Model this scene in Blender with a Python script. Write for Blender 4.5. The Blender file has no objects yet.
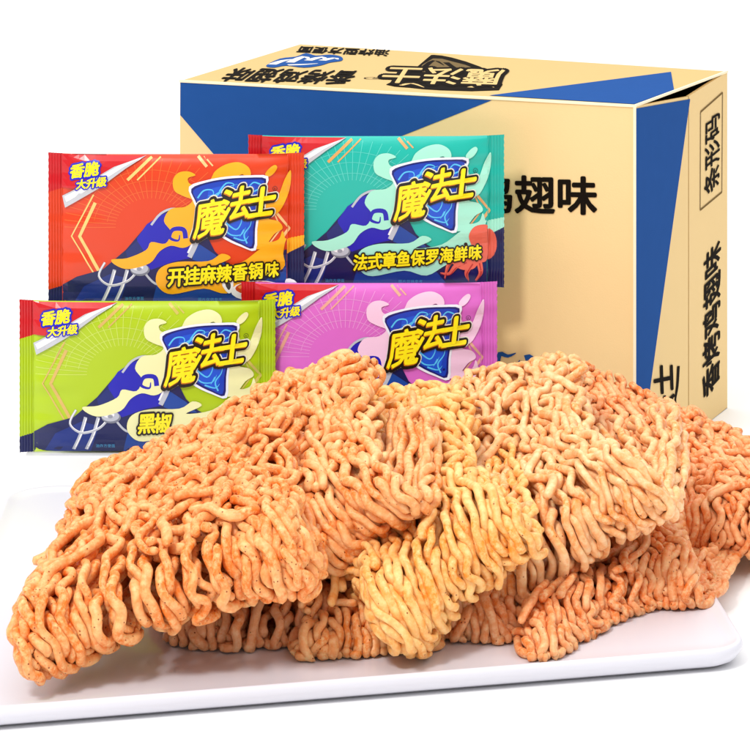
import bpy, bmesh, math, random
import numpy as np
from mathutils import Vector, geometry

random.seed(5)
R = math.radians
C = bpy.context.scene.collection
F = 2800.0            # focal length in photograph pixels
H = 0.5123            # camera height (m)
YH = -255.0           # picture row of the horizon

def X(px, d): return (px - 375.0) * d / F
def Z(py, d): return H - (py - YH) * d / F
def P(px, py, d): return Vector((X(px, d), d, Z(py, d)))
def ground_d(py): return F * H / (py - YH)

# ------------------------------------------------------------------ materials
def srgb(r, g, b):
    f = lambda c: (c / 255 / 12.92) if c / 255 <= .04045 else ((c / 255 + .055) / 1.055) ** 2.4
    return (f(r), f(g), f(b), 1)

def new_mat(name, col, rough=.5, spec=.5, coat=0., metal=0.):
    m = bpy.data.materials.new(name); m.use_nodes = True
    b = m.node_tree.nodes['Principled BSDF']
    b.inputs['Base Color'].default_value = col
    b.inputs['Roughness'].default_value = rough
    b.inputs['Specular IOR Level'].default_value = spec
    b.inputs['Coat Weight'].default_value = coat
    b.inputs['Metallic'].default_value = metal
    return m

def N(m, t): return m.node_tree.nodes.new(t)
def L(m, a, b): m.node_tree.links.new(a, b)

def noise_var(m, col, amt=.05, scale=60., bump=0., bscale=300.):
    """slight mottling of the base colour plus a fine bump"""
    b = m.node_tree.nodes['Principled BSDF']
    tc = N(m, 'ShaderNodeTexCoord')
    nz = N(m, 'ShaderNodeTexNoise'); nz.inputs['Scale'].default_value = scale; nz.inputs['Detail'].default_value = 6
    L(m, tc.outputs['Object'], nz.inputs['Vector'])
    mx = N(m, 'ShaderNodeMix'); mx.data_type = 'RGBA'
    mx.inputs['A'].default_value = tuple(c * (1 - amt) for c in col[:3]) + (1,)
    mx.inputs['B'].default_value = tuple(min(1, c * (1 + amt)) for c in col[:3]) + (1,)
    L(m, nz.outputs['Fac'], mx.inputs['Factor']); L(m, mx.outputs['Result'], b.inputs['Base Color'])
    if bump:
        n2 = N(m, 'ShaderNodeTexNoise'); n2.inputs['Scale'].default_value = bscale; n2.inputs['Detail'].default_value = 3
        L(m, tc.outputs['Object'], n2.inputs['Vector'])
        bp = N(m, 'ShaderNodeBump'); bp.inputs['Strength'].default_value = bump; bp.inputs['Distance'].default_value = .0006
        L(m, n2.outputs['Fac'], bp.inputs['Height']); L(m, bp.outputs['Normal'], b.inputs['Normal'])
    return m

_pc = {}
def film(rgb, rough=.34):
    """glossy printed film colour"""
    k = (rgb, rough)
    if k not in _pc:
        m = new_mat('printed_film_%d_%d_%d' % rgb, srgb(*rgb), rough, .35, .35); m.node_tree.nodes['Principled BSDF'].inputs['Coat Roughness'].default_value = .16
        b = m.node_tree.nodes['Principled BSDF']
        tc = N(m, 'ShaderNodeTexCoord'); n2 = N(m, 'ShaderNodeTexNoise')
        n2.inputs['Scale'].default_value = 38; n2.inputs['Detail'].default_value = 2
        L(m, tc.outputs['Object'], n2.inputs['Vector'])
        bp = N(m, 'ShaderNodeBump'); bp.inputs['Strength'].default_value = .35; bp.inputs['Distance'].default_value = .002
        L(m, n2.outputs['Fac'], bp.inputs['Height']); L(m, bp.outputs['Normal'], b.inputs['Normal'])
        _pc[k] = m
    return _pc[k]
def ink(rgb):
    k = ('ink', rgb)
    if k not in _pc:
        m = new_mat('carton_ink_%d_%d_%d' % rgb, srgb(*rgb), .85, .06)
        noise_var(m, srgb(*rgb), .05, 90)
        _pc[k] = m
    return _pc[k]

def link(name, me, parent=None):
    o = bpy.data.objects.new(name, me); C.objects.link(o)
    if parent: o.parent = parent
    return o
def thing(name, label, cat, loc=(0, 0, 0), group=None):
    o = bpy.data.objects.new(name, None); C.objects.link(o); o.location = loc
    o.empty_display_size = .02
    o['label'] = label; o['category'] = cat
    if group: o['group'] = group
    return o

# ------------------------------------------------------------------ glyphs
_gc = {}
def glyph(ch):
    """2D triangles of one character, unit em, origin bottom-left of the em box"""
    if ch not in _gc:
        cu = bpy.data.curves.new('t', 'FONT'); cu.body = ch; cu.size = 1.0; cu.resolution_u = 2
        cu.fill_mode = 'FRONT'; cu.extrude = 0
        o = bpy.data.objects.new('t', cu); C.objects.link(o)
        dg = bpy.context.evaluated_depsgraph_get(); dg.update()
        me = bpy.data.meshes.new_from_object(o.evaluated_get(dg))
        vs = [(v.co.x, v.co.y) for v in me.vertices]; fs = [tuple(p.vertices) for p in me.polygons]
        bpy.data.objects.remove(o); bpy.data.curves.remove(cu); bpy.data.meshes.remove(me)
        _gc[ch] = (vs, fs)
    return _gc[ch]

class Art:
    """flat printed shapes: (verts, faces, height, material) in one 2D space"""
    def __init__(s): s.items = []; s.k = 0
    def raw(s, vs, fs, h, m, big=False):
        s.k += 1                                   # every shape gets a hair of height of its own
        s.items.append((vs, fs, h + (s.k % 5) * .03, m, big))
    def poly(s, pts, h, m, smooth=0, big=True):
        if smooth: pts = catmull(pts, smooth, True)
        tris = geometry.tessellate_polygon([[Vector((p[0], p[1], 0)) for p in pts]])
        s.raw([tuple(p[:2]) for p in pts], [tuple(t) for t in tris], h, m, big)
    def stroke(s, pts, w, h, m, smooth=4, taper=True, big=True):
        if smooth: pts = catmull(pts, smooth, False)
        n = len(pts); a = []; b = []
        for i, p in enumerate(pts):
            q = pts[min(i + 1, n - 1)]; r = pts[max(i - 1, 0)]
            dx, dy = q[0] - r[0], q[1] - r[1]; l = math.hypot(dx, dy) or 1
            t = i / (n - 1); ww = w / 2 * ((.15 + .85 * math.sin(math.pi * min(1, t * .5 + .5))) if taper else 1)
            a.append((p[0] - dy / l * ww, p[1] + dx / l * ww)); b.append((p[0] + dy / l * ww, p[1] - dx / l * ww))
        s.raw(a + b, [(i, i + 1, n + i + 1, n + i) for i in range(n - 1)], h, m, big)
    def char(s, ch, org, ex, ey, h, m, bold=0., grow=0., dirs=8, step=.004, shift=(0, 0)):
        """org/ex/ey: affine frame of the em box; grow = outline radius in em"""
        vs, fs = glyph(ch)
        offs = [(0, 0)]
        for rad in ([bold] if bold else []) + ([grow] if grow else []):
            nn = dirs if rad < .07 else dirs * 2
            offs += [(rad * math.cos(2 * math.pi * i / nn), rad * math.sin(2 * math.pi * i / nn)) for i in range(nn)]
        for i, (ox, oy) in enumerate(offs):
            vv = [(org[0] + ex[0] * (x + ox + shift[0]) + ey[0] * (y + oy + shift[1]),
                   org[1] + ex[1] * (x + ox + shift[0]) + ey[1] * (y + oy + shift[1])) for x, y in vs]
            s.c = getattr(s, 'c', 0) + 1; s.items.append((vv, fs, h + .15 + (s.c % 37) * .045, m, False))

def catmull(pts, k, closed):
    n = len(pts); out = []
    rng = range(n) if closed else range(n - 1)
    g = (lambda i: pts[i % n]) if closed else (lambda i: pts[max(0, min(n - 1, i))])
    for i in rng:
        p0, p1, p2, p3 = g(i - 1), g(i), g(i + 1), g(i + 2)
        for j in range(k):
            t = j / k
            out.append(tuple(.5 * (2 * p1[c] + (p2[c] - p0[c]) * t + (2 * p0[c] - 5 * p1[c] + 4 * p2[c] - p3[c]) * t * t
                             + (3 * p1[c] - p0[c] - 3 * p2[c] + p3[c]) * t ** 3) for c in (0, 1)))
    if not closed: out.append(tuple(pts[-1][:2]))
    return out

def art_mesh(name, art, mapf, cutx=(), cuty=()):
    """build one mesh; mapf(x, y, h) -> 3D; big shapes are cut on a grid so that they follow the surface"""
    V = []; Fc = []; MI = []; mats = []
    for vs, fs, h, m, big in art.items:
        if m not in mats: mats.append(m)
        mi = mats.index(m)
        if big and (cutx or cuty):
            bm = bmesh.new()
            bv = [bm.verts.new((x, y, 0)) for x, y in vs]
            for f in fs:
                try: bm.faces.new([bv[i] for i in f])
                except ValueError: pass
            xs = [v[0] for v in vs]; ys = [v[1] for v in vs]
            for c in cutx:
                if min(xs) < c < max(xs):
                    bmesh.ops.bisect_plane(bm, geom=bm.verts[:] + bm.edges[:] + bm.faces[:], plane_co=(c, 0, 0), plane_no=(1, 0, 0))
            for c in cuty:
                if min(ys) < c < max(ys):
                    bmesh.ops.bisect_plane(bm, geom=bm.verts[:] + bm.edges[:] + bm.faces[:], plane_co=(0, c, 0), plane_no=(0, 1, 0))
            bm.verts.index_update()
            vs = [(v.co.x, v.co.y) for v in bm.verts]; fs = [tuple(v.index for v in f.verts) for f in bm.faces]
            bm.free()
        o = len(V)
        V += [mapf(x, y, h) for x, y in vs]
        Fc += [tuple(i + o for i in f) for f in fs]; MI += [mi] * len(fs)
    me = bpy.data.meshes.new(name); me.from_pydata([tuple(v) for v in V], [], Fc)
    for m in mats: me.materials.append(m)
    me.polygons.foreach_set('material_index', MI); me.update()
    return me

def mesh_obj(name, vs, fs, m, parent=None, smooth=False):
    me = bpy.data.meshes.new(name); me.from_pydata([tuple(v) for v in vs], [], fs); me.materials.append(m)
    if smooth: me.polygons.foreach_set('use_smooth', [True] * len(me.polygons))
    me.update()
    return link(name, me, parent)

# ================================================================== setting
gm = new_mat('white_studio_surface', (.93, .93, .93, 1), .6, .2); noise_var(gm, (.93, .93, .93, 1), .006, 3)
g = mesh_obj('ground', [(-40, -8, 0), (40, -8, 0), (40, 60, 0), (-40, 60, 0)], [(0, 1, 2, 3)], gm)
g['kind'] = 'structure'; g['label'] = 'seamless pure white studio surface under everything'

# ================================================================== tray
def build_tray():
    cs = [Vector((-.236, 1.441)), Vector((.2075, 1.548)), Vector((.182, 1.905)), Vector((-.2467, 1.886))]
    rad = [.03, .026, .03, .035]
    def outline(inset, k=10):
        pts = []
        for i, c in enumerate(cs):
            a = (cs[i - 1] - c).normalized(); b = (cs[(i + 1) % 4] - c).normalized()
            ang = a.angle(b); r = rad[i]; dist = r / math.tan(ang / 2)
            bis = (a + b).normalized(); cen = c + bis * (r / math.sin(ang / 2))
            p0 = c + a * dist - cen; p1 = c + b * dist - cen
            a0 = math.atan2(p0.y, p0.x); a1 = math.atan2(p1.y, p1.x)
            da = (a1 - a0 + math.pi) % (2 * math.pi) - math.pi
            for j in range(k + 1):
                t = a0 + da * j / k
                pts.append(cen + Vector((math.cos(t), math.sin(t))) * (r - inset))
        return pts
    prof = [(.016, .0), (.010, .0006), (.004, .0035), (.0010, .0075), (0, .0105), (.0008, .0128), (.0022, .0136), (.004, .0130), (.0065, .0118), (.011, .0110), (.022, .0108)]
    vs = []; fs = []
    for ins, z in prof: vs += [(p.x, p.y, z) for p in outline(ins)]
    n = 44
    for k in range(len(prof) - 1):
        for i in range(n): fs.append((k * n + i, k * n + (i + 1) % n, (k + 1) * n + (i + 1) % n, (k + 1) * n + i))
    fs.append(tuple(range((len(prof) - 1) * n, len(prof) * n))); fs.append(tuple(range(n - 1, -1, -1)))
    m = new_mat('glazed_porcelain', srgb(222, 221, 230), .34, .45, .15); noise_var(m, srgb(222, 221, 230), .012, 8)
    o = mesh_obj('serving_tray', vs, fs, m, None, True)
    o['label'] = 'white glazed flat tray with rounded corners under the noodle cakes'; o['category'] = 'tray'
build_tray()

# ================================================================== noodle cakes
r_rng = np.random.RandomState(11)

def noodle_mat(name, pale, deep, amount, specks, dark=(.30, .06, .01)):
    m = bpy.data.materials.new(name); m.use_nodes = True
    b = m.node_tree.nodes['Principled BSDF']
    tc = N(m, 'ShaderNodeTexCoord')
    def noise(scale, det, rgh=.5):
        n = N(m, 'ShaderNodeTexNoise'); n.inputs['Scale'].default_value = scale; n.inputs['Detail'].default_value = det
        n.inputs['Roughness'].default_value = rgh; L(m, tc.outputs['Object'], n.inputs['Vector']); return n
    def ramp(src, a, b2):
        r = N(m, 'ShaderNodeMapRange'); r.inputs['From Min'].default_value = a; r.inputs['From Max'].default_value = b2
        L(m, src, r.inputs['Value']); return r.outputs['Result']
    def mix(fac, a, b2):
        x = N(m, 'ShaderNodeMix'); x.data_type = 'RGBA'
        if isinstance(fac, float): x.inputs['Factor'].default_value = fac
        else: L(m, fac, x.inputs['Factor'])
        for s, v in (('A', a), ('B', b2)):
            if isinstance(v, tuple): x.inputs[s].default_value = v + (1,)
            else: L(m, v, x.inputs[s])
        return x.outputs['Result']
    def mul(a, b2):
        x = N(m, 'ShaderNodeMath'); x.operation = 'MULTIPLY'; L(m, a, x.inputs[0])
        if isinstance(b2, float): x.inputs[1].default_value = b2
        else: L(m, b2, x.inputs[1])
        return x.outputs[0]
    # seasoning dust: broad patches broken up by fine grain
    patch = ramp(noise(55, 4).outputs['Fac'], .56 - amount * .22, .80 - amount * .25)
    grain = ramp(noise(330, 5, .7).outputs['Fac'], .40, .58)
    base = mix(ramp(noise(210, 4, .6).outputs['Fac'], .38, .66), pale, tuple(p * .42 + d * .58 for p, d in zip(pale, deep)))
    c = mix(mul(patch, grain), base, deep)
    # paler mottling at random
    c = mix(mul(ramp(noise(240, 4, .6).outputs['Fac'], .58, .72), .6), c, tuple(min(1, p * 1.12) for p in pale))
    # ground chilli and pepper specks
    vo = N(m, 'ShaderNodeTexVoronoi'); vo.inputs['Scale'].default_value = 520; L(m, tc.outputs['Object'], vo.inputs['Vector'])
    dot = ramp(vo.outputs['Distance'], .30, .20)
    sel = N(m, 'ShaderNodeSeparateColor'); L(m, vo.outputs['Color'], sel.inputs['Color'])
    pick = ramp(sel.outputs['Red'], 1 - specks, 1 - specks + .01)
    c = mix(mul(dot, pick), c, dark)
    L(m, c, b.inputs['Base Color'])
    b.inputs['Roughness'].default_value = .40; b.inputs['Specular IOR Level'].default_value = .38
    b.inputs['Subsurface Weight'].default_value = .2; b.inputs['Subsurface Radius'].default_value = (1, .35, .12); b.inputs['Subsurface Scale'].default_value = .0014
    bp = N(m, 'ShaderNodeBump'); bp.inputs['Strength'].default_value = .8; bp.inputs['Distance'].default_value = .0009
    h = mix(.5, noise(520, 4).outputs['Fac'], noise(150, 2).outputs['Fac'])
    L(m, h, bp.inputs['Height']); L(m, bp.outputs['Normal'], b.inputs['Normal'])
    return m

def smooth_noise(seed, nf, klo, khi, dims=2):
    rg = np.random.RandomState(seed); k = rg.uniform(klo, khi, (nf, dims)) * rg.choice([-1, 1], (nf, dims))
    ph = rg.uniform(0, 2 * np.pi, nf)
    return lambda *a: sum(np.sin(sum(k[i, j] * a[j] for j in range(dims)) + ph[i]) for i in range(nf)) / math.sqrt(nf / 2.)

def find_pairs(Pt, cs):
    q = np.floor(Pt / cs).astype(np.int64); q -= q.min(0) - 2
    S1 = q[:, 0].max() + 4; S2 = q[:, 1].max() + 4
    key = q[:, 0] + S1 * (q[:, 1] + S2 * q[:, 2])
    order = np.argsort(key, kind='stable'); ks = key[order]
    I = []; J = []
    offs = [(a, b, c) for a in (-1, 0, 1) for b in (-1, 0, 1) for c in (-1, 0, 1)]
    for a, b, c in offs:
        d = a + S1 * (b + S2 * c)
        if d < 0: continue
        lo = np.searchsorted(ks, ks + d, 'left'); hi = np.searchsorted(ks, ks + d, 'right')
        if d == 0: lo = np.arange(len(ks)) + 1
        cnt = np.maximum(hi - lo, 0)
        i = np.repeat(np.arange(len(ks)), cnt)
        st = np.repeat(np.cumsum(cnt) - cnt, cnt)
        j = np.arange(cnt.sum()) - st + np.repeat(lo, cnt)
        I.append(order[i]); J.append(order[j])
    I = np.concatenate(I); J = np.concatenate(J)
    dd = ((Pt[I] - Pt[J]) ** 2).sum(1)
    k = dd < cs * cs
    return I[k], J[k]

def make_cake(quad, T, r, seed, amp=.0052, wave=.021, pitch=1.30, shells=3, under=.8, bulge=.004, slant=.012, straight=.25, side_drop=0.0, iters=36, rough_end=.006, loose=14):
    """quad: top-surface corners BL, BR, FR, FL (Vectors). Returns list of strands (n,3)"""
    rg = np.random.RandomState(seed)
    BL, BR, FR, FL = [np.array(q) for q in quad]
    W = (np.linalg.norm(BR - BL) + np.linalg.norm(FR - FL)) / 2
    Lg = (np.linalg.norm(FL - BL) + np.linalg.norm(FR - BR)) / 2
    nrm = np.cross((FR - FL) + (BR - BL), (BL - FL) + (BR - FR)); nrm /= np.linalg.norm(nrm)
    udir = ((FR - FL) + (BR - BL)); udir /= np.linalg.norm(udir)
    vdir = np.cross(nrm, udir); vdir /= np.linalg.norm(vdir)           # back
    phs = smooth_noise(seed + 1, 4, 12, 60); ampf = smooth_noise(seed + 2, 4, 20, 70)
    wf = smooth_noise(seed + 3, 5, 60, 190, 3); lf = smooth_noise(seed + 4, 4, 15, 50)
    big = smooth_noise(seed + 5, 4, 14, 40); twist = smooth_noise(seed + 6, 5, 90, 240, 3)
    strands = []
    delta = 2 * r * .93
    for sh in range(shells):
        inset = sh * delta
        Rr = max(T / 2 - inset, r * 1.1)
        sp = 2 * r * pitch
        n = int(W / sp)
        for a in range(n):
            u0 = (a + .5 + rg.uniform(-.25, .25)) * W / n
            ext = rg.normal(0, .0030) + .0048 * big(u0 * 1.6, 3.1)
            back = rg.uniform(0, rough_end) + inset * .3
            top_len = Lg - back - Rr + ext
            tot = top_len + math.pi * Rr + Lg * under * rg.uniform(.75, 1.0)
            backwrap = T * .7 if sh < 2 else 0
            s = np.arange(-backwrap, tot, .0009)
            # profile: distance from the back edge (y) and depth below the top (w)
            y = np.where(s < 0, back + .0 * s, np.where(s < top_len, back + s, 0)); w = np.zeros_like(s)
            mb = s < 0
            th0 = np.clip(-s / (T * .5), 0, 3.1); y[mb] = back - np.sin(np.minimum(th0[mb], 1.57)) * T * .12; w[mb] = T * .5 * (1 - np.cos(np.minimum(th0[mb], 3.1))) * .9
            m1 = (s >= top_len) & (s < top_len + math.pi * Rr)
            th = (s - top_len) / Rr
            y[m1] = back + top_len + np.sin(th[m1]) * Rr * .85; w[m1] = Rr * (1 - np.cos(th[m1]))
            m2 = s >= top_len + math.pi * Rr
            y[m2] = back + top_len - (s[m2] - top_len - math.pi * Rr); w[m2] = 2 * Rr
            w = w + inset
            # waviness, calmer towards the folded front
            front = np.clip((s - (top_len - straight * Lg)) / (straight * Lg + 1e-6), 0, 1)
            calm = 1 - .66 * front
            aa = amp * (1 + .35 * ampf(u0, s)) * calm
            lam = wave * (1 + .18 * lf(u0 * .6, s * .3))
            ph = phs(u0, s * .5) * 1.7 + sh * 2.1 + rg.normal(0, .45)
            cyc = 2 * np.pi * s / wave + ph
            du = aa * (np.sin(cyc) + .25 * np.sin(2 * cyc + 1.)) + .0026 * twist(u0, s, sh * .01 + w) * (calm * .5 + .5)
            du += slant * front * (.8 + .55 * big(u0 * 1.5, s * .3)) + rg.normal(0, .0008)
            dw = .0019 * wf(u0 * .8, s, sh * .013) * (.5 + .5 * calm) + aa * .30 * np.cos(cyc * .5 + a * 2.4)
            dome = bulge * (1 - (2 * u0 / W - 1) ** 4) * np.clip(1 - (2 * np.clip(y / Lg, 0, 1) - 1) ** 4, 0, 1)
            # rounded side edges
            e = np.clip(1 - np.minimum(u0, W - u0) / (T * .45), 0, 1)
            w = w * (1 - .25 * e) + e * e * T * .22
            ss = (u0 + du) / W; tt = y / Lg
            base = (BL[None] * ((1 - ss) * (1 - tt))[:, None] + BR[None] * (ss * (1 - tt))[:, None]
                    + FR[None] * (ss * tt)[:, None] + FL[None] * ((1 - ss) * tt)[:, None])
            pos = base - nrm[None] * (w - dome * (w < T * .4) + dw + r)[:, None]
            # resample evenly
            seg = np.r_[0, np.cumsum(np.linalg.norm(np.diff(pos, axis=0), axis=1))]
            k = int(seg[-1] / (r * 1.05))
            q = np.linspace(0, seg[-1], k)
            strands.append(np.stack([np.interp(q, seg, pos[:, c]) for c in range(3)], 1))
    # loose strands crossing over the top surface
    for q in range(loose):
        n = rg.randint(26, 60); st = .0011 if False else r * 1.05
        s0, t0 = rg.uniform(.08, .92), rg.uniform(.03, .75); ang = rg.uniform(-.5, .5) - math.pi / 2; cur = rg.uniform(-.02, .02)
        pu, pv = s0 * W, t0 * Lg; pts = []
        f1, f2, p1, p2 = rg.uniform(.12, .3), rg.uniform(.3, .55), rg.uniform(0, 6), rg.uniform(0, 6)
        for k in range(n):
            a_ = ang + .75 * math.sin(k * f1 + p1) + .35 * math.sin(k * f2 + p2) + cur * k
            pu += st * math.cos(a_); pv += -st * math.sin(a_)
            if not (.01 * W < pu < .99 * W and .0 < pv < Lg - T * .35): break
            ss, tt = pu / W, pv / Lg
            b_ = BL * (1 - ss) * (1 - tt) + BR * ss * (1 - tt) + FR * ss * tt + FL * (1 - ss) * tt
            dm = bulge * (1 - (2 * ss - 1) ** 4) * (1 - (2 * tt - 1) ** 4)
            e_ = max(0, 1 - min(pu, W - pu) / (T * .45))
            tuck = 2.6 * max(0, 1 - min(k, n - 1 - k) / 5.)
            pts.append(b_ + nrm * (dm + r * (.4 + .8 * math.sin(k * .33 + p2) - tuck) - e_ * e_ * T * .22))
        if len(pts) > 10: strands.append(np.array(pts))
    # relaxation: strands push each other apart, keep their length and stay smooth
    Pt = np.concatenate(strands); P0 = Pt.copy()
    sid = np.concatenate([np.full(len(x), i) for i, x in enumerate(strands)]); idx = np.arange(len(Pt))
    same = sid[1:] == sid[:-1]; e0 = idx[:-1][same]; e1 = idx[1:][same]
    rest = np.linalg.norm(Pt[e1] - Pt[e0], axis=1)
    mid = np.zeros(len(Pt), bool); mid[1:-1] = (sid[1:-1] == sid[:-2]) & (sid[1:-1] == sid[2:]); mi = idx[mid]
    D = 2 * r * .97; n = len(Pt)
    def acc(I, v): return np.stack([np.bincount(I, v[:, c], n) for c in range(3)], 1)
    for it in range(iters):
        if it % 6 == 0:
            I, J = find_pairs(Pt, D * 1.35)
            k = (sid[I] != sid[J]) | (np.abs(I - J) > 5); I = I[k]; J = J[k]
        d = Pt[I] - Pt[J]; l = np.linalg.norm(d, axis=1) + 1e-9
        pen = np.maximum(D - l, 0); v = d * (pen / l * .32)[:, None]
        Pt = Pt + np.clip(acc(I, v) - acc(J, v), -r * .5, r * .5)
        if it < iters - 3:
            Pt[mi] += .10 * ((Pt[mi - 1] + Pt[mi + 1]) / 2 - Pt[mi])
        for _ in range(2):
            d = Pt[e1] - Pt[e0]; l = np.linalg.norm(d, axis=1) + 1e-9
            v = d * ((l - rest) / l * .24)[:, None]
            Pt = Pt + acc(e0, v) - acc(e1, v)
        Pt += .02 * (P0 - Pt)
        Pt[:, 2] = np.maximum(Pt[:, 2], .0112 + r)
    out = []; o = 0
    for x in strands: out.append(Pt[o:o + len(x)]); o += len(x)
    return out, udir

def tubes(name, strands, r, ref, mat, origin, seed, sides=8):
    rg = np.random.RandomState(seed)
    V = []; Q = []; off = 0
    ang = 2 * np.pi * np.arange(sides) / sides
    # squarish oval section like cut dough
    cx = np.sign(np.cos(ang)) * np.abs(np.cos(ang)) ** .8; cy = np.sign(np.sin(ang)) * np.abs(np.sin(ang)) ** .8
    ps = []
    for p in strands:
        # one Catmull-Rom subdivision
        a = np.vstack([2 * p[0] - p[1], p, 2 * p[-1] - p[-2]])
        m_ = (-a[:-3] + 9 * a[1:-2] + 9 * a[2:-1] - a[3:]) / 16
        q = np.empty((2 * len(p) - 1, 3)); q[0::2] = p; q[1::2] = m_; ps.append(q)
    mx = max(len(q) for q in ps); ns = len(ps)
    A = np.zeros((ns, mx, 3))
    for i, q in enumerate(ps): A[i, :len(q)] = q; A[i, len(q):] = q[-1]
    Tn = np.gradient(A, axis=1); ln = np.linalg.norm(Tn, axis=2, keepdims=True); Tn = Tn / np.maximum(ln, 1e-9)
    Nn = np.zeros_like(A); cur = np.tile(ref, (ns, 1)).astype(float)
    for k in range(mx):
        t = Tn[:, k]; cur = cur - t * (cur * t).sum(1, keepdims=True); l = np.linalg.norm(cur, axis=1, keepdims=True)
        cur = np.where(l > 1e-4, cur / np.maximum(l, 1e-6), np.array([0.3, .5, .8])); Nn[:, k] = cur
    for i, q in enumerate(ps):
        n = len(q); t = Tn[i, :n]; nn = Nn[i, :n]; bb = np.cross(t, nn)
        s = np.arange(n)
        rot = .6 * np.sin(s * .045 + rg.uniform(0, 6)) + rg.uniform(0, 3)
        rad = r * (1 + .07 * np.sin(s * .21 + rg.uniform(0, 6)) + .05 * np.sin(s * .083 + rg.uniform(0, 6))) * rg.uniform(.93, 1.07)
        rad[0] *= .04; rad[-1] *= .04; rad[1] *= .80; rad[-2] *= .80; q = q.copy(); q[0] = q[1] + (q[0] - q[1]) * .5; q[-1] = q[-2] + (q[-1] - q[-2]) * .5
        fl = rg.uniform(.78, .95)
        n2 = nn * np.cos(rot)[:, None] + bb * np.sin(rot)[:, None]; b2 = -nn * np.sin(rot)[:, None] + bb * np.cos(rot)[:, None]
        ring = q[:, None] + rad[:, None, None] * (n2[:, None] * (cx * 1.06)[None, :, None] + b2[:, None] * (cy * fl)[None, :, None])
        V.append(ring.reshape(-1, 3))
        k = np.arange(n - 1)[:, None] * sides; j = np.arange(sides)[None]; j2 = (j + 1) % sides
        Q.append((np.stack([k + j, k + j2, k + sides + j2, k + sides + j], 2).reshape(-1, 4)) + off)
        off += n * sides
    V = np.concatenate(V) - np.array(origin)[None]; Q = np.concatenate(Q)
    me = bpy.data.meshes.new(name)
    me.vertices.add(len(V)); me.vertices.foreach_set('co', V.astype(np.float32).ravel())
    me.loops.add(Q.size); me.loops.foreach_set('vertex_index', Q.astype(np.int32).ravel())
    me.polygons.add(len(Q)); me.polygons.foreach_set('loop_start', np.arange(0, Q.size, 4, dtype=np.int32))
    me.polygons.foreach_set('use_smooth', np.ones(len(Q), bool))
    me.materials.append(mat); me.update(calc_edges=True)
    o = link(name, me); o.location = origin
    return o

nm_orange = noodle_mat('seasoned_orange_noodle', (.93, .53, .22), (.82, .19, .015), .92, .14)
nm_peach = noodle_mat('peach_noodle', (.95, .58, .27), (.84, .24, .03), .76, .07)
nm_yellow = noodle_mat('golden_noodle', (.96, .62, .25), (.86, .30, .03), .70, .06)
nm_pale = noodle_mat('pale_noodle', (.96, .64, .34), (.85, .29, .05), .68, .03)
nm_red = noodle_mat('reddish_noodle', (.94, .55, .27), (.80, .19, .025), .86, .05)
nm_pink = noodle_mat('pinkish_noodle', (.93, .57, .31), (.80, .24, .05), .70, .05)

GRP = 'fried noodle cakes heaped on the tray'
CAKES = [
 # label, corners (picture x, y, distance) BL BR FR FL, thickness, strand radius, material, seed, options
 ('dry noodle cake dusted deep orange, leftmost and largest of the heap', [(80,478,1.655),(290,376,1.690),(287,516,1.500),(2,626,1.458)], .040, .00275, nm_orange, 3, dict(slant=.016, amp=.0052, wave=.0215, under=.9, straight=.34)),
 ('peach noodle cake with a spiky crest, second from the left, before the pink pack', [(250,384,1.83),(356,348,1.735),(352,488,1.545),(228,562,1.605)], .040, .00265, nm_peach, 21, dict(slant=.022, amp=.0046, wave=.025, straight=.42, rough_end=.014)),
 ('golden yellow noodle cake in the middle of the heap, its front sloping to the right', [(335,398,1.83),(456,376,1.745),(468,524,1.530),(322,628,1.505)], .042, .00255, nm_yellow, 35, dict(slant=.026, amp=.0050, wave=.023, straight=.40, rough_end=.014)),
 ('large pale noodle cake with long slanting strands, right of the golden one', [(440,376,1.86),(570,348,1.82),(592,484,1.59),(436,600,1.570)], .044, .0027, nm_pale, 48, dict(slant=.036, amp=.0040, wave=.031, straight=.58, rough_end=.012)),
 ('tightly crimped reddish noodle cake at the far right, before the carton corner', [(552,348,1.91),(786,456,1.84),(778,514,1.71),(575,512,1.76)], .038, .0024, nm_red, 57, dict(slant=.012, amp=.0048, wave=.018, straight=.15)),
 ('orange noodle cake lying low at the right over the bare tray corner', [(520,512,1.73),(690,486,1.79),(672,560,1.63),(512,630,1.530)], .036, .00245, nm_red, 66, dict(slant=.026, amp=.0044, wave=.020, straight=.4)),
 ('pinkish noodle cake showing only its folded front, under the leftmost cake', [(120,548,1.72),(330,548,1.70),(318,592,1.570),(170,604,1.545)], .036, .0027, nm_pink, 74, dict(slant=.036, amp=.003, wave=.028, straight=.6)),  # hidden back extended to block light behind the cavity
 ('small noodle cake front in the bottom row, under the second and golden cakes', [(290,575,1.67),(410,570,1.67),(412,612,1.55),(286,622,1.535)], .031, .0025, nm_peach, 82, dict(slant=.016, amp=.0042, wave=.022, straight=.4)),
 ('pale pink noodle cake curling onto the tray below the pale cake', [(420,560,1.69),(540,545,1.71),(534,590,1.59),(412,608,1.55)], .035, .0026, nm_pink, 91, dict(slant=.016, amp=.0050, wave=.022, straight=.3)),
]
for lab, cn, T, r, mat, seed, opt in CAKES:
    quad = [P(*c) for c in cn]
    st, ud = make_cake(quad, T, r, seed, **opt)
    org = tuple(np.round(sum(np.array(q) for q in quad) / 4, 4)); org = (org[0], org[1], .012)
    o = tubes('noodle_cake', st, r, ud, mat, org, seed)
    o['label'] = lab; o['category'] = 'noodle cake'; o['group'] = GRP

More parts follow.
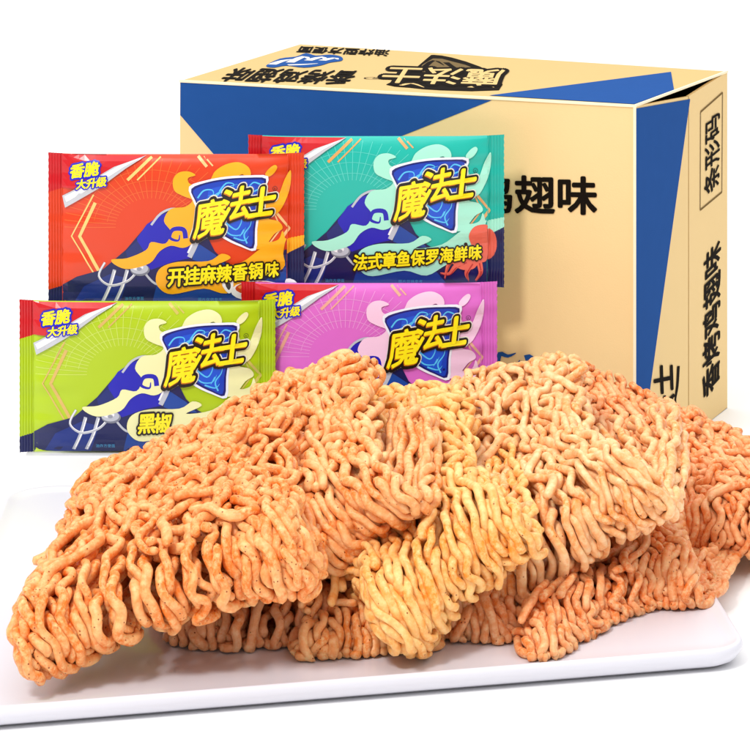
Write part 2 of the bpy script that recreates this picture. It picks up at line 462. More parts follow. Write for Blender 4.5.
# ================================================================== snack packs
PW0, PW1, PT, PB = 22., 708., 60., 470.     # pack outline in drawing units (y down)
def build_pack(px_left, px_top, d, label, col, flame, light, flavour, fl_quad, extra, seed, tag='pack'):
    k = .37333 * d / F
    cxm = (PW0 + PW1) / 2
    loc = (X(px_left + (PW1 - PW0) * .37333 / 2, d), d, Z(px_top + (PB - PT) * .37333, d))
    root = thing('snack_pack', label, 'snack pack', loc, 'glossy snack packs standing in two tiers')
    rg = random.Random(seed); w1 = rg.uniform(0, 6); w2 = rg.uniform(0, 6)
    iw = (PW1 - PW0) / 2 - 40; ih = (PB - PT) / 2 - 3
    def hgt(x, y):
        U = (x - cxm) / iw; V = (y - (PT + PB) / 2) / ih
        if abs(U) >= 1 or abs(V) >= 1: h = 0
        else: h = .0062 * ((1 - U ** 4) * (1 - V ** 4)) ** .55
        e = max(0, min(1, (abs(U) - .55) / .45)) * (1 if abs(U) < 1 else .35)
        h += .0008 * e * math.sin(y * .055 + w1 + U * 2) + .0005 * e * math.sin(y * .12 + w2)
        et = max(0, abs(V) - .78) / .22
        h += .0010 * min(et, 1) * math.sin(x * .026 + w2) * (1 - abs(V)) * 4 * (abs(U) < 1)
        return h
    def warp(x, y, h):
        U = (x - cxm) / (PW1 - PW0) * 2
        q = 1 - .022 * (1 - min(1, abs(U)) ** 6)
        yy = PB - (y - (PT + PB) / 2) * q - (PT + PB) / 2
        return ((x - cxm) * k, -(hgt(x, y) + h * .00012), yy * k)
    def ridges(x): return 0
    # ---- film body (front and back) between the seals
    nx, ny = 64, 36
    xa, xb = PW0 + 38, PW1 - 46
    vs = []; fs = []
    for side in (1, -1):
        for j in range(ny + 1):
            for i in range(nx + 1):
                x = xa + (xb - xa) * i / nx; y = PT + (PB - PT) * j / ny
                p = warp(x, y, 0); vs.append((p[0], p[1] if side == 1 else -p[1] + .0003, p[2]))
    n1 = (nx + 1) * (ny + 1)
    for s in (0, 1):
        for j in range(ny):
            for i in range(nx):
                a = s * n1 + j * (nx + 1) + i; q = (a, a + nx + 1, a + nx + 2, a + 1)
                fs.append(q if s == 0 else q[::-1])
    for i in range(nx):
        for j in (0, ny):
            a = j * (nx + 1) + i; q = (a, a + 1, n1 + a + 1, n1 + a); fs.append(q)
    body = mesh_obj('film_body', vs, fs, film(col), root, True)
    # ---- crimped end seals with fine vertical ridges
    for x0, x1, nr in ((PW0, xa, 5), (xb, PW1, 6)):
        vs = []; fs = []; m = nr * 8; nys = 240
        for j in range(nys + 1):
            zig = 1.6 * (j // 5 % 2)
            for i in range(m + 1):
                x = x0 + (x1 - x0) * i / m; y = PT + (PB - PT) * j / nys
                p = warp(x, y, 0); rd = -.0007 * max(0, math.sin(2 * math.pi * nr * i / m)) ** 2
                if (x0 == PW0 and i == 0): p = (p[0] + zig * k, p[1], p[2])
                if (x0 != PW0 and i == m): p = (p[0] - zig * k, p[1], p[2])
                vs.append((p[0], p[1] + rd, p[2]))
        nf = len(vs)
        vs += [(v[0], v[1] + .0009, v[2]) for v in vs]
        for j in range(nys):
            for i in range(m):
                a = j * (m + 1) + i; q = (a, a + m + 1, a + m + 2, a + 1)
                fs.append(q); fs.append(tuple(nf + t for t in q[::-1]))
        for j in range(nys):
            for i in (0, m):
                a = j * (m + 1) + i; fs.append((a, a + m + 1, nf + a + m + 1, nf + a))
        o = mesh_obj('end_seal', vs, fs, film(col), root, True)
        for cc in ((205, 8, 24), (12, 22, 84), (232, 104, 84), flame): o.data.materials.append(film(cc))
        zb = (PB - 418 if x0 == PW0 else PB - 352) * k
        for p in o.data.polygons:
            c = p.center; xx = c.x / k + cxm; yy = PB - c.z / k
            if x0 == PW0:
                if yy < 166 - (xx - PW0) * .3: p.material_index = 1
                elif yy > 428 - (xx - PW0) * .3: p.material_index = 2
            else:
                if yy > 330 - (xx - xb) * .5: p.material_index = 2
                elif yy > 290 - (xx - xb) * .2: p.material_index = 4
                if extra == 'octopus' and ((xx - xb) / 26) ** 2 + ((yy - 352) / 42) ** 2 < 1: p.material_index = 3
    # ---- printed artwork
    cutx = [xa + (xb - xa) * i / 40 for i in range(41)]; cuty = [PT + (PB - PT) * j / 24 for j in range(1, 24)]
    A = Art()
    gold = film(light[0]); gold2 = film(light[1]); ray = film(light[2])
    navy = film((12, 22, 84)); blue = film((14, 62, 150)); royal = film((22, 20, 178)); silver = film((188, 192, 204)); white = film((244, 244, 248))
    fl = film(flame)
    # sunburst
    c0 = (300, 255)
    for i in range(30):
        a = R(-4 - i * 6.1)
        p0 = (c0[0] + 95 * math.cos(a), c0[1] + 78 * math.sin(a)); p1 = (c0[0] + 250 * math.cos(a), c0[1] + 186 * math.sin(a))
        if p1[0] < xa + 4 or p1[1] < PT + 6: 
            t = max((xa + 6 - p0[0]) / (p1[0] - p0[0]) if p1[0] < xa + 6 else 0, 0); 
            t = t if t else 1; t2 = (PT + 8 - p0[1]) / (p1[1] - p0[1]) if p1[1] < PT + 8 else 1
            t = min(t, t2); p1 = (p0[0] + (p1[0] - p0[0]) * t, p0[1] + (p1[1] - p0[1]) * t)
        A.stroke([p0, p1], 1.7, 1, ray, 0, False)
    for rr in (1.25, 1.62, 1.98):
        arc = [(c0[0] + 95 * rr * math.cos(R(-a)), c0[1] + 78 * rr * math.sin(R(-a))) for a in range(4, 178, 6)]
        arc = [q for q in arc if q[0] > xa + 4 and q[1] > PT + 6]
        A.stroke(arc, 1.5, 1.4, ray, 0, False)
    # gold chevrons
    for dx, w in ((0, 9), (22, 4)):
        A.stroke([(150 - dx * .2, 190 - dx), (86 - dx + 22, 282), (160 - dx * .2, 376 + dx)], w, 2 + dx * .02, gold, 0, False)
        A.stroke([(610 + dx * .2, 188), (668 - dx, 262), (560 - dx, 398)], w, 2 + dx * .02, gold2, 0, False)
    A.stroke([(300, 66), (236, 128)], 8, 2, gold, 0, False); A.stroke([(324, 66), (262, 128)], 4, 2, gold, 0, False)
    A.stroke([(424, 64), (448, 92)], 8, 2, gold2, 0, False); A.stroke([(440, 64), (464, 90)], 4, 2, gold2, 0, False)
    # navy cloth with royal blue folds and a silver brooch
    A.poly([(xa + 1, 470.3), (xa + 1, 415), (100, 392), (170, 372), (232, 318), (290, 248), (340, 212), (384, 216), (440, 262), (470, 322), (500, 352), (548, 380), (612, 340), (xb - 1, 318), (xb - 1, 470.3)], 3, navy)
    A.poly([(262, 286), (288, 248), (326, 222), (366, 208), (402, 230), (422, 282), (404, 340), (360, 350), (300, 372), (268, 352)], 3.6, royal, 0)
    A.poly([(232, 322), (262, 292), (292, 340), (282, 372), (240, 356)], 3.7, film((16, 34, 112)), 0)
    A.poly([(420, 296), (470, 330), (500, 360), (440, 356), (410, 344)], 3.9, film((20, 70, 158)), 0)
    A.poly([(300, 470.3), (318, 400), (372, 352), (430, 372), (520, 420), (560, 470.3)], 3.8, blue)
    A.poly([(560, 440), (640, 372), (xb - 2, 352), (xb - 1, 470), (590, 470)], 3.8, blue if extra != 'octopus' else film((10, 26, 96)), 0)
    A.poly([(88, 470), (120, 418), (190, 384), (238, 396), (214, 470)], 3.8, film((18, 44, 128)), 0)
    A.stroke([(404, 236), (424, 282), (402, 338)], 13, 4.4, silver, 4, False); A.stroke([(400, 250), (414, 284), (398, 326)], 5, 4.6, white, 4, False)
    A.stroke([(300, 250), (326, 218), (362, 205), (398, 222)], 6, 4.4, silver, 4, False)
    for q in (0, 34): A.stroke([(202 + q, 372), (188 + q, 420), (168 + q, 464)], 9, 4.4, silver, 4, False); A.stroke([(204 + q, 376), (190 + q, 420), (171 + q, 462)], 3.5, 4.7, white, 4, False)
    A.stroke([(176, 352), (160, 390), (190, 416), (236, 404), (262, 378)], 6, 5, silver, 5, False); A.stroke([(176, 352), (160, 388), (190, 413), (236, 401), (260, 376)], 2.2, 5.2, white, 5, False)
    A.stroke([(282, 380), (310, 410), (352, 416), (392, 404)], 6, 5, silver, 5, False)
    el = lambda cx, cy, a, b, n=20, t0=0: [(cx + a * math.cos(2 * math.pi * i / n), cy + b * math.sin(2 * math.pi * i / n)) for i in range(n)]
    A.poly(el(270, 372, 26, 17), 5.6, film((120, 124, 140))); A.poly(el(268, 369, 24, 14.5), 5.9, silver); A.poly(el(264, 365, 15, 8.5), 6.2, white); A.poly(el(268, 370, 7, 5), 6.5, film((150, 154, 168)))
    # flame ribbon
    A.poly([(194, 344), (236, 340), (286, 318), (300, 296), (338, 300), (352, 268), (334, 238), (352, 206), (390, 200), (410, 182), (384, 170), (362, 156), (358, 128), (372, 108), (398, 104), (418, 114), (398, 122), (404, 138), (430, 138),
            (456, 128), (470, 104), (498, 86), (532, 80), (558, 92), (566, 112), (556, 124), (544, 112), (530, 120), (540, 134), (600, 134), (620, 180), (640, 168), (656, 128), (672, 106), (668, 160), (642, 214), (612, 232), (640, 242), (650, 262), (628, 276),
            (590, 316), (520, 300), (450, 262), (416, 268), (408, 300), (384, 312), (352, 306), (322, 322), (296, 354), (240, 370), (206, 360)], 6.8, fl, 4)
    A.stroke([(392, 286), (386, 262), (358, 262), (350, 284), (372, 292), (376, 276)], 13, 7.2, royal, 5)
    A.poly([(604, 112), (616, 96), (630, 88), (636, 96), (626, 112), (612, 120)], 6.9, fl, 4)
    A.poly([(590, 300), (580, 266), (600, 250), (622, 256), (626, 274), (608, 282), (604, 270), (596, 276), (612, 296), (640, 290), (650, 268), (656, 300), (628, 324), (600, 330)], 7.1, fl, 4)
    A.poly([(312, 396), (326, 366), (372, 350), (452, 348), (488, 328), (512, 340), (470, 362), (540, 352), (596, 312), (xb - 6, 288), (xb - 6, 302), (652, 330), (650, 372), (560, 404), (500, 438), (440, 424), (356, 440), (322, 424)], 7.4, fl, 4)
    # shield
    def shp(g):
        return [(406 - g, 150 - g), (446, 133 - g), (500, 123 - g), (560, 120 - g), (607 + g, 124 - g), (596 + g, 160), (586 + g, 210), (578 + g, 262), (574 + g, 314 + g), (540, 304 + g), (500 - g * .5, 284 + g), (462 - g * .7, 254 + g), (432 - g, 214), (416 - g, 182)]
    A.poly(shp(5), 8, film((236, 240, 250)), 3); A.poly(shp(-1), 8.4, film((10, 18, 110)), 3); A.poly(shp(-6), 8.8, film((16, 62, 186)), 3)
    A.poly([(452, 158), (520, 142), (576, 146), (566, 220), (552, 290), (510, 276), (470, 236)], 9.1, film((22, 84, 212)), 4)
    cy_ = film((86, 196, 246))
    for pts in ([(424, 176), (440, 156), (462, 154), (466, 166), (452, 170)], [(440, 184), (470, 168), (500, 148), (530, 138)], [(482, 158), (500, 136), (520, 138), (516, 150)], [(470, 176), (486, 160), (504, 164)],
                [(592, 140), (574, 134), (562, 146), (572, 154)], [(588, 152), (566, 160), (544, 148), (530, 140)],
                [(492, 256), (512, 276), (540, 276), (552, 256)], [(500, 244), (526, 262), (540, 244), (540, 226)], [(556, 300), (548, 276), (564, 252), (568, 230)], [(520, 284), (548, 292), (560, 280)], [(548, 262), (536, 282)]):
        A.stroke(pts, 4.2, 9.4, cy_, 4)
    # red corner and turned-back foil
    red = film((205, 8, 24))
    A.poly([(xa - 1, PT + 1), (284, PT + 3), (200, 98), (104, 152), (xa - 1, 166 - 15)], 10, red)
    A.poly([(286, PT + 2), (232, 96), (160, 150), (68, 206), (60, 174), (120, 140), (200, 92)], 10.4, film((196, 198, 204)), 0)
    A.poly([(270, PT + 8), (226, 92), (150, 142), (72, 190), (66, 176), (130, 138), (210, 90)], 10.8, film((238, 240, 244)), 0)
    if extra == 'octopus':
        oc = film((232, 104, 84)); od = film((190, 52, 50))
        A.poly([(612, 330), (628, 304), (660, 300), (xb, 318), (xb, 392), (640, 404), (622, 420), (590, 420), (566, 398), (590, 376), (622, 370)], 9, oc, 4)
        for pts in ([(600, 380), (568, 378), (546, 396), (528, 392)], [(606, 398), (578, 412), (560, 432), (536, 430)], [(622, 402), (606, 430), (612, 452)], [(640, 400), (644, 430), (630, 452)], [(590, 388), (560, 404), (548, 446)]):
            A.stroke(pts, 15, 9.2, oc, 5)
            A.stroke([(x + 1, y + 4) for x, y in pts], 4, 9.4, od, 5)
        for ex_, ey_ in ((604, 352), (622, 380)): A.poly(el(ex_, ey_, 5, 5, 12), 9.6, film((40, 16, 20)))
    if extra == 'bowl':
        A.poly(el(588, 432, 76, 30), 8.6, white); A.poly(el(588, 424, 64, 20), 8.9, film((206, 74, 30)))
        for q in range(9): A.poly(el(540 + q * 12, 420 + 7 * math.sin(q * 2.1), 8, 5, 10), 9.1, film([(236, 150, 70), (178, 30, 26), (250, 214, 160)][q % 3]))
        for sx in (-1, 1): A.poly([(588 + sx * 70, 424), (588 + sx * 72, 398), (588 + sx * 100, 408), (588 + sx * 82, 438)], 9.3, white, 3); A.poly([(588 + sx * 76, 420), (588 + sx * 78, 407), (588 + sx * 90, 412), (588 + sx * 82, 428)], 9.6, film((60, 60, 66)), 3)
    am = art_mesh('printed_artwork', A, warp, cutx, cuty); link('printed_artwork', am, root)
    # ---- lettering: emblem name
    B = Art()
    blk = film((22, 12, 6)); yel = film((255, 236, 20)); org_ = film((214, 122, 10)); halo = film((240, 236, 220))
    for ch, cx, cy, sz, rot, sq, gy in (('魔', 458, 230, 88, 10, 1.22, .018), ('法', 527, 190, 86, 12, 1.1, .026), ('士', 594, 188, 80, 8, 1.1, .034)):
        a = R(rot); s = sz; sk = .12
        ex = (s * math.cos(a), -s * math.sin(a)); ey = (-s * math.sin(a) * 0 + s * (sk), -s * sq)
        og = (cx - ex[0] * .5 - ey[0] * .38, cy - ex[1] * .5 - ey[1] * .38)
        B.char(ch, og, ex, ey, 12, halo, grow=.125, dirs=10); B.char(ch, og, ex, ey, 12, halo, grow=.07, dirs=6)
        B.char(ch, og, ex, ey, 14, blk, grow=.095, dirs=8); B.char(ch, og, ex, ey, 14, blk, grow=.05, dirs=6); B.char(ch, og, ex, ey, 14, blk, grow=.085, dirs=8, shift=(-.03, -.05))
        B.char(ch, og, ex, ey, 16, org_, grow=gy, dirs=8, shift=(-.018, -.03)); B.char(ch, og, ex, ey, 18, yel, grow=gy, dirs=8)
    # registered mark
    B.stroke(catmull(el(630, 152, 6, 6, 12), 1, True) + [el(630, 152, 6, 6, 12)[0]], 1.3, 12, film((40, 30, 30)), 0, False, False)
    B.char('R', (627, 156), (9, 0), (0, -9), 12, film((40, 30, 30)))
    # corner words
    bl = film((20, 24, 190))
    for word, x0, y0, s, adv, rr in (('香脆', 80, 122, 40, 40, 8), ('大升级', 98, 152, 28, 27.5, 8)):
        for i, ch in enumerate(word):
            a = R(rr); ex = (s * math.cos(a), -s * math.sin(a)); ey = (s * .12, -s)
            og = (x0 + adv * i * math.cos(a), y0 - adv * i * math.sin(a))
            B.char(ch, og, ex, ey, 13, bl, grow=.17, dirs=8); B.char(ch, og, ex, ey, 13, bl, grow=.08, dirs=6); B.char(ch, og, ex, ey, 15, yel, grow=.04, dirs=6)
    # flavour line
    x0, y0, x1, y1, s0, s1 = fl_quad
    n = len(flavour)
    for i, ch in enumerate(flavour):
        t = i / max(1, n - 1) if n > 1 else 0; s = s0 + (s1 - s0) * t
        a = R(4); ex = (s * math.cos(a) * .96, -s * math.sin(a)); ey = (s * .06, -s * 1.12)
        og = (x0 + (x1 - x0) * t, y0 + (y1 - y0) * t)
        B.char(ch, og, ex, ey, 13, blk, grow=.13, dirs=8); B.char(ch, og, ex, ey, 13, blk, grow=.07, dirs=6); B.char(ch, og, ex, ey, 15, yel, grow=.035, dirs=6)
    lb = film((60, 150, 200))
    for i, ch in enumerate('油炸方便面'): B.char(ch, (228 + i * 10.5, 456), (10, 0), (0, -11), 12, lb)
    for i, ch in enumerate('图片仅供参考'): B.char(ch, (424 + i * 11, 458), (10, 0), (0, -10), 12, lb)
    link('printed_lettering', art_mesh('printed_lettering', B, warp), root)
    return root

build_pack(19.4, 299.4, 1.930, 'lime green snack pack with silver brooch print, front left of the lower tier', (176, 204, 12), (240, 238, 176), ((214, 178, 96), (206, 190, 90), (206, 226, 96)), '黑椒', (340, 412, 384, 410, 52, 50), None, 1)
build_pack(241.2, 281.4, 1.942, 'pink snack pack in the lower tier, right behind the green pack', (222, 108, 204), (248, 206, 232), ((236, 170, 150), (232, 176, 150), (240, 160, 226)), '', (0, 0, 0, 0, 1, 1), None, 2)
build_pack(48.2, 152.4, 1.949, 'orange snack pack with flame print, upper tier above the green pack', (222, 62, 14), (252, 176, 24), ((246, 204, 120), (246, 196, 130), (236, 104, 40)), '开挂麻辣香锅味', (342, 414, 602, 390, 49, 40), 'bowl', 3)
build_pack(248.2, 134.5, 1.961, 'teal snack pack with a red octopus print, upper tier above the pink pack', (20, 184, 168), (168, 238, 214), ((222, 168, 96), (226, 172, 110), (90, 214, 200)), '法式章鱼保罗海鲜味', (302, 420, 610, 392, 42, 38), 'octopus', 4)

# ---- stepped stand that carries the packs
def riser():
    vs = []; fs = []
    def bx(x0, x1, y0, y1, z1, z0=0.0):
        o = len(vs)
        for z in (z0, z1):
            for p in ((x0, y0), (x1, y0), (x1, y1), (x0, y1)): vs.append((p[0], p[1], z))
        for f in ((0, 3, 2, 1), (4, 5, 6, 7), (0, 1, 5, 4), (1, 2, 6, 5), (2, 3, 7, 6), (3, 0, 4, 7)): fs.append(tuple(o + i for i in f))
    PHt = (PB - PT) * .37333
    bx(X(26, 1.93), X(268, 1.93), 1.921, 1.9385, Z(299.4 + PHt, 1.93) - .0003)
    bx(X(284, 1.942), X(486, 1.942), 1.934, 1.9500, Z(281.4 + PHt, 1.942) - .0003)
    bx(X(62, 1.95), X(262, 1.95), 1.9395, 1.9560, Z(152.4 + PHt, 1.949) - .0003)
    bx(X(292, 1.96), X(480, 1.96), 1.9510, 1.9690, Z(134.5 + PHt, 1.961) - .0003)
    m = new_mat('white_acrylic_stand', (.9, .9, .9, 1), .3, .4); noise_var(m, (.9, .9, .9, 1), .01, 6)
    o = mesh_obj('display_stand', vs, fs, m); o['label'] = 'plain white stepped stand hidden behind and under the four packs'; o['category'] = 'display stand'
    bv = o.modifiers.new('soft_edges', 'BEVEL'); bv.width = .0008; bv.segments = 2
riser()

# ================================================================== carton
def build_carton():
    A_ = Vector((X(634.6, 1.957), 1.957, 0)); C_ = Vector((X(727.3, 2.1637), 2.1637, 0)); B_ = Vector((X(180, 2.1025), 2.1025, 0)); D_ = Vector((-.063, 2.36, 0))
    hh = .26; up = Vector((0, 0, hh))
    org = Vector((A_.x * .5 + B_.x * .5, 2.1, 0))
    root = thing('carton', 'large kraft coloured cardboard carton with blue panels and black Chinese lettering behind the packs', 'carton', org)
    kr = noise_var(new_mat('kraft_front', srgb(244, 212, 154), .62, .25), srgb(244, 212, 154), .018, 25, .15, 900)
    kt = noise_var(new_mat('kraft_top', srgb(212, 182, 124), .8, .08), srgb(212, 182, 124), .02, 25, .15, 900)  # same kraft as the other faces, darkened to offset the overhead light
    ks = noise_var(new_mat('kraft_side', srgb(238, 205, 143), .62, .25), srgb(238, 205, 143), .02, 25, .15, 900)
    dark = new_mat('kraft_inside_shade', srgb(150, 120, 76), .8, .1)  # kraft with the shade inside the carton put into its colour
    def o_(v): return v - org
    # body: front, top, left, back, bottom; the right end is closed by flaps
    vs = [o_(v) for v in (A_, B_, D_, C_, A_ + up, B_ + up, D_ + up, C_ + up)]
    me = bpy.data.meshes.new('carton_body')
    ins = []
    cen = sum(vs, Vector()) / 8
    for v in vs: ins.append(v + (cen - v).normalized() * .006)
    # keep the inner shell open towards the flaps
    fs = [(0, 4, 5, 1), (4, 7, 6, 5), (1, 5, 6, 2), (2, 6, 7, 3), (0, 1, 2, 3)]
    me.from_pydata(vs + ins, [], fs + [tuple(8 + i for i in f[::-1]) for f in fs] + [(0, 8, 12, 4), (4, 12, 15, 7), (7, 15, 11, 3)])
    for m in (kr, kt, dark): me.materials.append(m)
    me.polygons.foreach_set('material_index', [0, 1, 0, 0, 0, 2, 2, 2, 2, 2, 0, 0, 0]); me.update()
    link('carton_body', me, root)
    # flaps meeting at a seam that bulges slightly outward and sits low
    S0 = Vector((X(688.6, 2.068), 2.068, 0)); zt = Z(97, 2.068)
    nrm = Vector((C_.y - A_.y, -(C_.x - A_.x), 0)).normalized()
    def flap(p0, p1, z0t, z1t, name):
        n = Vector((p1.y - p0.y, -(p1.x - p0.x), 0)).normalized(); th = .0025
        q = [p0, p1, p1 + Vector((0, 0, z1t)), p0 + Vector((0, 0, z0t))]
        v = [o_(p + Vector((0, 0, .0004))) for p in q] + [o_(p - n * th + Vector((0, 0, .0004))) for p in q]
        return mesh_obj(name, v, [(0, 1, 2, 3), (7, 6, 5, 4), (0, 4, 5, 1), (1, 5, 6, 2), (2, 6, 7, 3), (3, 7, 4, 0)], ks, root)
    d01 = (S0 - A_).normalized(); d12 = (C_ - S0).normalized()
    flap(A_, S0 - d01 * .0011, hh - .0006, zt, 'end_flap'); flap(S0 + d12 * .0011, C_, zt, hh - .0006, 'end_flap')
    # added dark sheet inside the flaps, stands in for shade in the slit
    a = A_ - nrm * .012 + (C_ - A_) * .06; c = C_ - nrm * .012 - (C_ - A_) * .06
    mesh_obj('slit_shade_sheet', [o_(a), o_(c), o_(c + Vector((0, 0, .245))), o_(a + Vector((0, 0, .245)))] , [(0, 1, 2, 3)], dark, root)
    # pale cut edges
    ed = ink((250, 238, 206))
    def bar(p, q, w, name='edge_strip'):
        dr = (q - p).normalized(); s = dr.cross(Vector((0, 0, 1))); s = s.normalized() if s.length > .1 else Vector((1, 0, 0)); t = dr.cross(s).normalized()
        v = [o_(e + s * a * w + t * b * w) for e in (p, q) for a, b in ((-1, -1), (1, -1), (1, 1), (-1, 1))]
        mesh_obj(name, v, [(0, 1, 2, 3), (7, 6, 5, 4), (0, 4, 5, 1), (1, 5, 6, 2), (2, 6, 7, 3), (3, 7, 4, 0)], ed, root)
    bar(A_ + Vector((0, 0, .001)), A_ + up, .0010); bar(A_ + up, B_ + up, .0009); bar(A_ + up, C_ + up, .0008)
    # ---- printing: each face gets pixel->plane mapping
    cam = Vector((0, 0, H))
    def face(p0, e1, nrm_):
        e1 = e1.normalized(); e2 = nrm_.cross(e1).normalized()
        if e2.z < -.01 : e2 = -e2
        def hit(px, py):
            dr = Vector(((px - 375) / F, 1, -(py - YH) / F)); t = (p0 - cam).dot(nrm_) / dr.dot(nrm_)
            q = cam + dr * t - p0; return (q.dot(e1), q.dot(e2))
        def mp(x, y, h): return o_(p0 + e1 * x + e2 * y + nrm_ * (.0003 + h * .00005))
        return hit, mp
    nf = Vector(((B_ - A_).y, -(B_ - A_).x, 0)).normalized()
    if nf.y > 0: nf = -nf
    f_front = face(A_, (A_ - B_), nf); f_top = face(A_ + up, (A_ - B_), Vector((0, 0, 1)))
    n1 = Vector((d01.y, -d01.x, 0)); n2 = Vector((d12.y, -d12.x, 0))
    f_l = face(A_, d01, n1); f_r = face(S0, d12, n2)
    def pan(fc, pts, col, h=1, name='printed_panel'):
        hit, mp = fc; A = Art(); A.poly([hit(*p) for p in pts], h, ink(col), 0, False)
        link(name, art_mesh(name, A, mp), root)
    BLU = (36, 82, 150); K = (24, 18, 13)
    def line(fc, text, p0, p1, pu, col=K, grow=.03, name='printed_lettering', outline=None, h=3):
        """p0: start of baseline, p1: its end, pu: top above the start (all picture points)"""
        hit, mp = fc; A = Art(); a = Vector(hit(*p0)); b = Vector(hit(*p1)); u = Vector(hit(*pu)) - a
        n = len(text); ex = (b - a) / n
        for i, ch in enumerate(text):
            og = a + ex * i + u * .1
            if outline: A.char(ch, og, ex, u, h, ink(outline), grow=.13, dirs=8); A.char(ch, og, ex, u, h, ink(outline), grow=.07, dirs=6)
            A.char(ch, og, ex, u, h + 2, ink(col), grow=grow, dirs=8)
        link(name, art_mesh(name, A, mp), root)
    # front face
    pan(f_front, [(180.6, 82.5), (492, 100.2), (249.8, 196), (180.4, 115)], BLU)
    line(f_front, '香烤鸡翅味', (393, 211), (598, 215), (393, 172), K, .026)
    # blue brand script near the bottom of the front, mostly behind the noodles
    hit, mp = f_front; A = Art()
    for pts in ([(497, 366), (500, 354), (508, 356), (516, 353)], [(500, 364), (512, 372), (520, 360)], [(525, 358), (532, 357), (528, 366)]):
        A.stroke([hit(*p) for p in pts], .004, 3, ink(BLU), 3, True, False)
    link('printed_script', art_mesh('printed_script', A, mp), root)
    # top face
    pan(f_top, [(489, 95.8), (671, 72.2), (674, 90.2), (634.5, 104.5)], BLU)
    line(f_top, '香烤鸡翅味', (362, 71.5), (236, 68), (346, 86), K, .024)
    line(f_top, '油炸型方便面', (391, 50.5), (300, 46.8), (388, 57), K, .03)
    hit, mp = f_top; A = Art()
    blob = [(266, 66), (280, 59), (296, 57), (306, 53.5), (316, 56), (330, 55), (341, 57), (342, 61), (330, 63), (320, 66), (304, 68), (286, 66), (274, 68)]
    A.poly([hit(*p) for p in blob], 2, ink(BLU), 3, False)
    for pts in ([(272, 65), (284, 61), (298, 59.5)], [(290, 63), (304, 57), (310, 61)], [(308, 61), (322, 57.5), (326, 61)], [(322, 61), (334, 58.5), (338, 60)], [(288, 65.5), (304, 65), (318, 64)]):
        A.stroke([hit(*p) for p in pts], .007, 4, ink((240, 236, 226)), 3, True, False)
    link('printed_script', art_mesh('printed_script', A, mp), root)
    # black emblem seen upside down
    A = Art()
    A.poly([hit(*p) for p in ((386, 85), (406, 76), (428, 58), (434, 55.3), (452, 58), (480, 67), (497, 78), (499, 90.5), (440, 90.5), (410, 88))], 2, ink(K), 2, False)
    A.poly([hit(*p) for p in ((418, 72), (433, 59), (452, 62), (474, 69), (450, 72))], 3, ink((120, 100, 66)), 2, False)
    for pts in ([(424, 68), (434, 61), (444, 66)], [(446, 63), (456, 69), (468, 68)], [(400, 86), (412, 84), (424, 88)], [(470, 88), (484, 85), (494, 88)]):
        A.stroke([hit(*p) for p in pts], .005, 4, ink(K if pts[0][1] < 75 else (224, 190, 128)), 3, True, False)
    link('printed_emblem', art_mesh('printed_emblem', A, mp), root)
    line(f_top, '魔法士', (506, 70.5), (388, 67), (500, 88), (222, 190, 128), .018, 'printed_lettering', K, 6)
    A = Art(); c = hit(373, 78.6); ring = [(c[0] + .0065 * math.cos(i * .5236), c[1] + .0065 * math.sin(i * .5236)) for i in range(13)]
    A.stroke(ring, .0012, 3, ink(K), 0, False, False); A.char('R', (c[0] + .004, c[1] + .004), (-.009, 0), (0, -.009), 3, ink(K)); link('printed_mark', art_mesh('printed_mark', A, mp), root)
    # end flaps
    pan(f_l, [(635.6, 108.5), (689.8, 99), (647.5, 405), (635.6, 478)], BLU)
    line(f_l, '魔法士', (676, 452), (673, 362), (655, 458), K, .03)
    hit, mp = f_l; A = Art(); A.stroke([hit(*p) for p in ((678, 366), (677, 385), (675, 400), (677, 412))], .006, 3, ink(K), 4, True, False)
    A.stroke([hit(*p) for p in ((673, 410), (676, 414))], .003, 3, ink(K), 0, False, False); A.stroke([hit(*p) for p in ((674, 416), (678, 413))], .003, 3, ink(K), 0, False, False)
    link('printed_brush_stroke', art_mesh('printed_brush_stroke', A, mp), root)
    line(f_r, '香烤鸡翅味', (719, 384), (720.5, 238), (701, 404), K, .024)
    line(f_r, '条形码', (719, 186), (719.5, 109), (703, 200), K, .015)
    hit, mp = f_r; A = Art(); qd = [hit(*p) for p in ((700.2, 112), (722.2, 92.5), (721.5, 192), (699.8, 210))]
    for i in range(4): A.stroke([qd[i], qd[(i + 1) % 4]], .0014, 3 + i * .1, ink((120, 96, 56)), 0, False, False)
    link('printed_frame', art_mesh('printed_frame', A, mp), root)
build_carton()

# ================================================================== light
def area(name, loc, tgt, size, power, col=(1, 1, 1)):
    l = bpy.data.lights.new(name, 'AREA'); l.shape = 'RECTANGLE'; l.size = size[0]; l.size_y = size[1]; l.energy = power; l.color = col
    o = bpy.data.objects.new(name, l); C.objects.link(o); o.location = loc
    o.rotation_euler = (Vector(tgt) - Vector(loc)).to_track_quat('-Z', 'Y').to_euler()
area('overhead_fill', (0, 3.2, 4.0), (0, 3.2, 0), (10, 9), 300.0)  # added light from above that keeps the ground white
area('key_fill', (-.85, .15, 2.1), (0, 1.75, .08), (.42, .42), 32.0, (1, .98, .95))  # added light from front left, brightens and shapes the front faces
w = bpy.data.worlds.new('World'); bpy.context.scene.world = w; w.use_nodes = True
w.node_tree.nodes['Background'].inputs['Color'].default_value = (1, 1, 1, 1)
w.node_tree.nodes['Background'].inputs['Strength'].default_value = .42

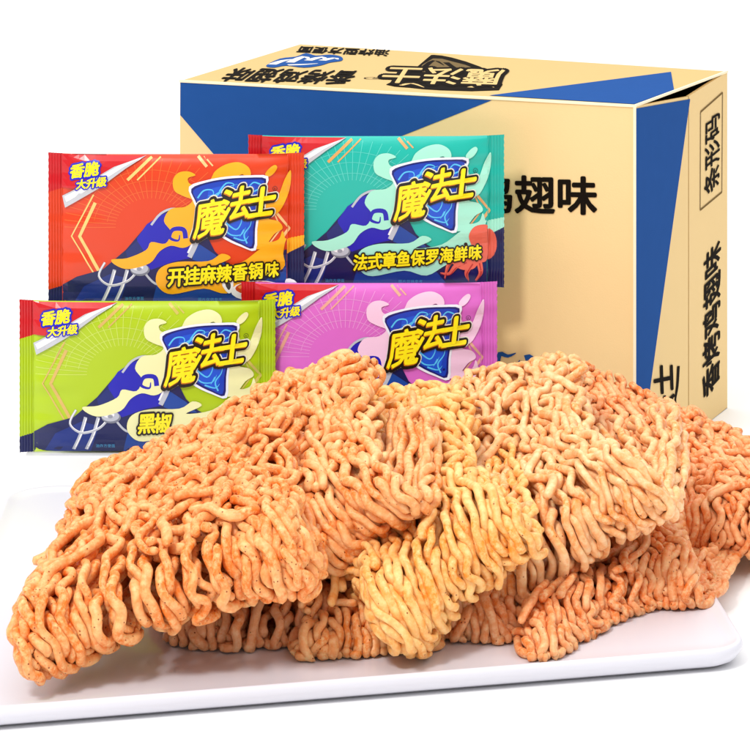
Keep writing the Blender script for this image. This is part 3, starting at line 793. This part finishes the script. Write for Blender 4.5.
# ================================================================== camera
cd = bpy.data.cameras.new('camera'); cam = bpy.data.objects.new('camera', cd); C.objects.link(cam)
cam.location = (0, 0, H); cam.rotation_euler = (R(90), 0, 0)
cd.sensor_width = 36; cd.lens = F / 750 * 36; cd.shift_y = -(375 - YH) / 750; cd.clip_start = .05; cd.clip_end = 200
sc = bpy.context.scene; sc.camera = cam
sc.view_settings.view_transform = 'Standard'; sc.view_settings.look = 'None'; sc.view_settings.exposure = .25; sc.view_settings.gamma = 1
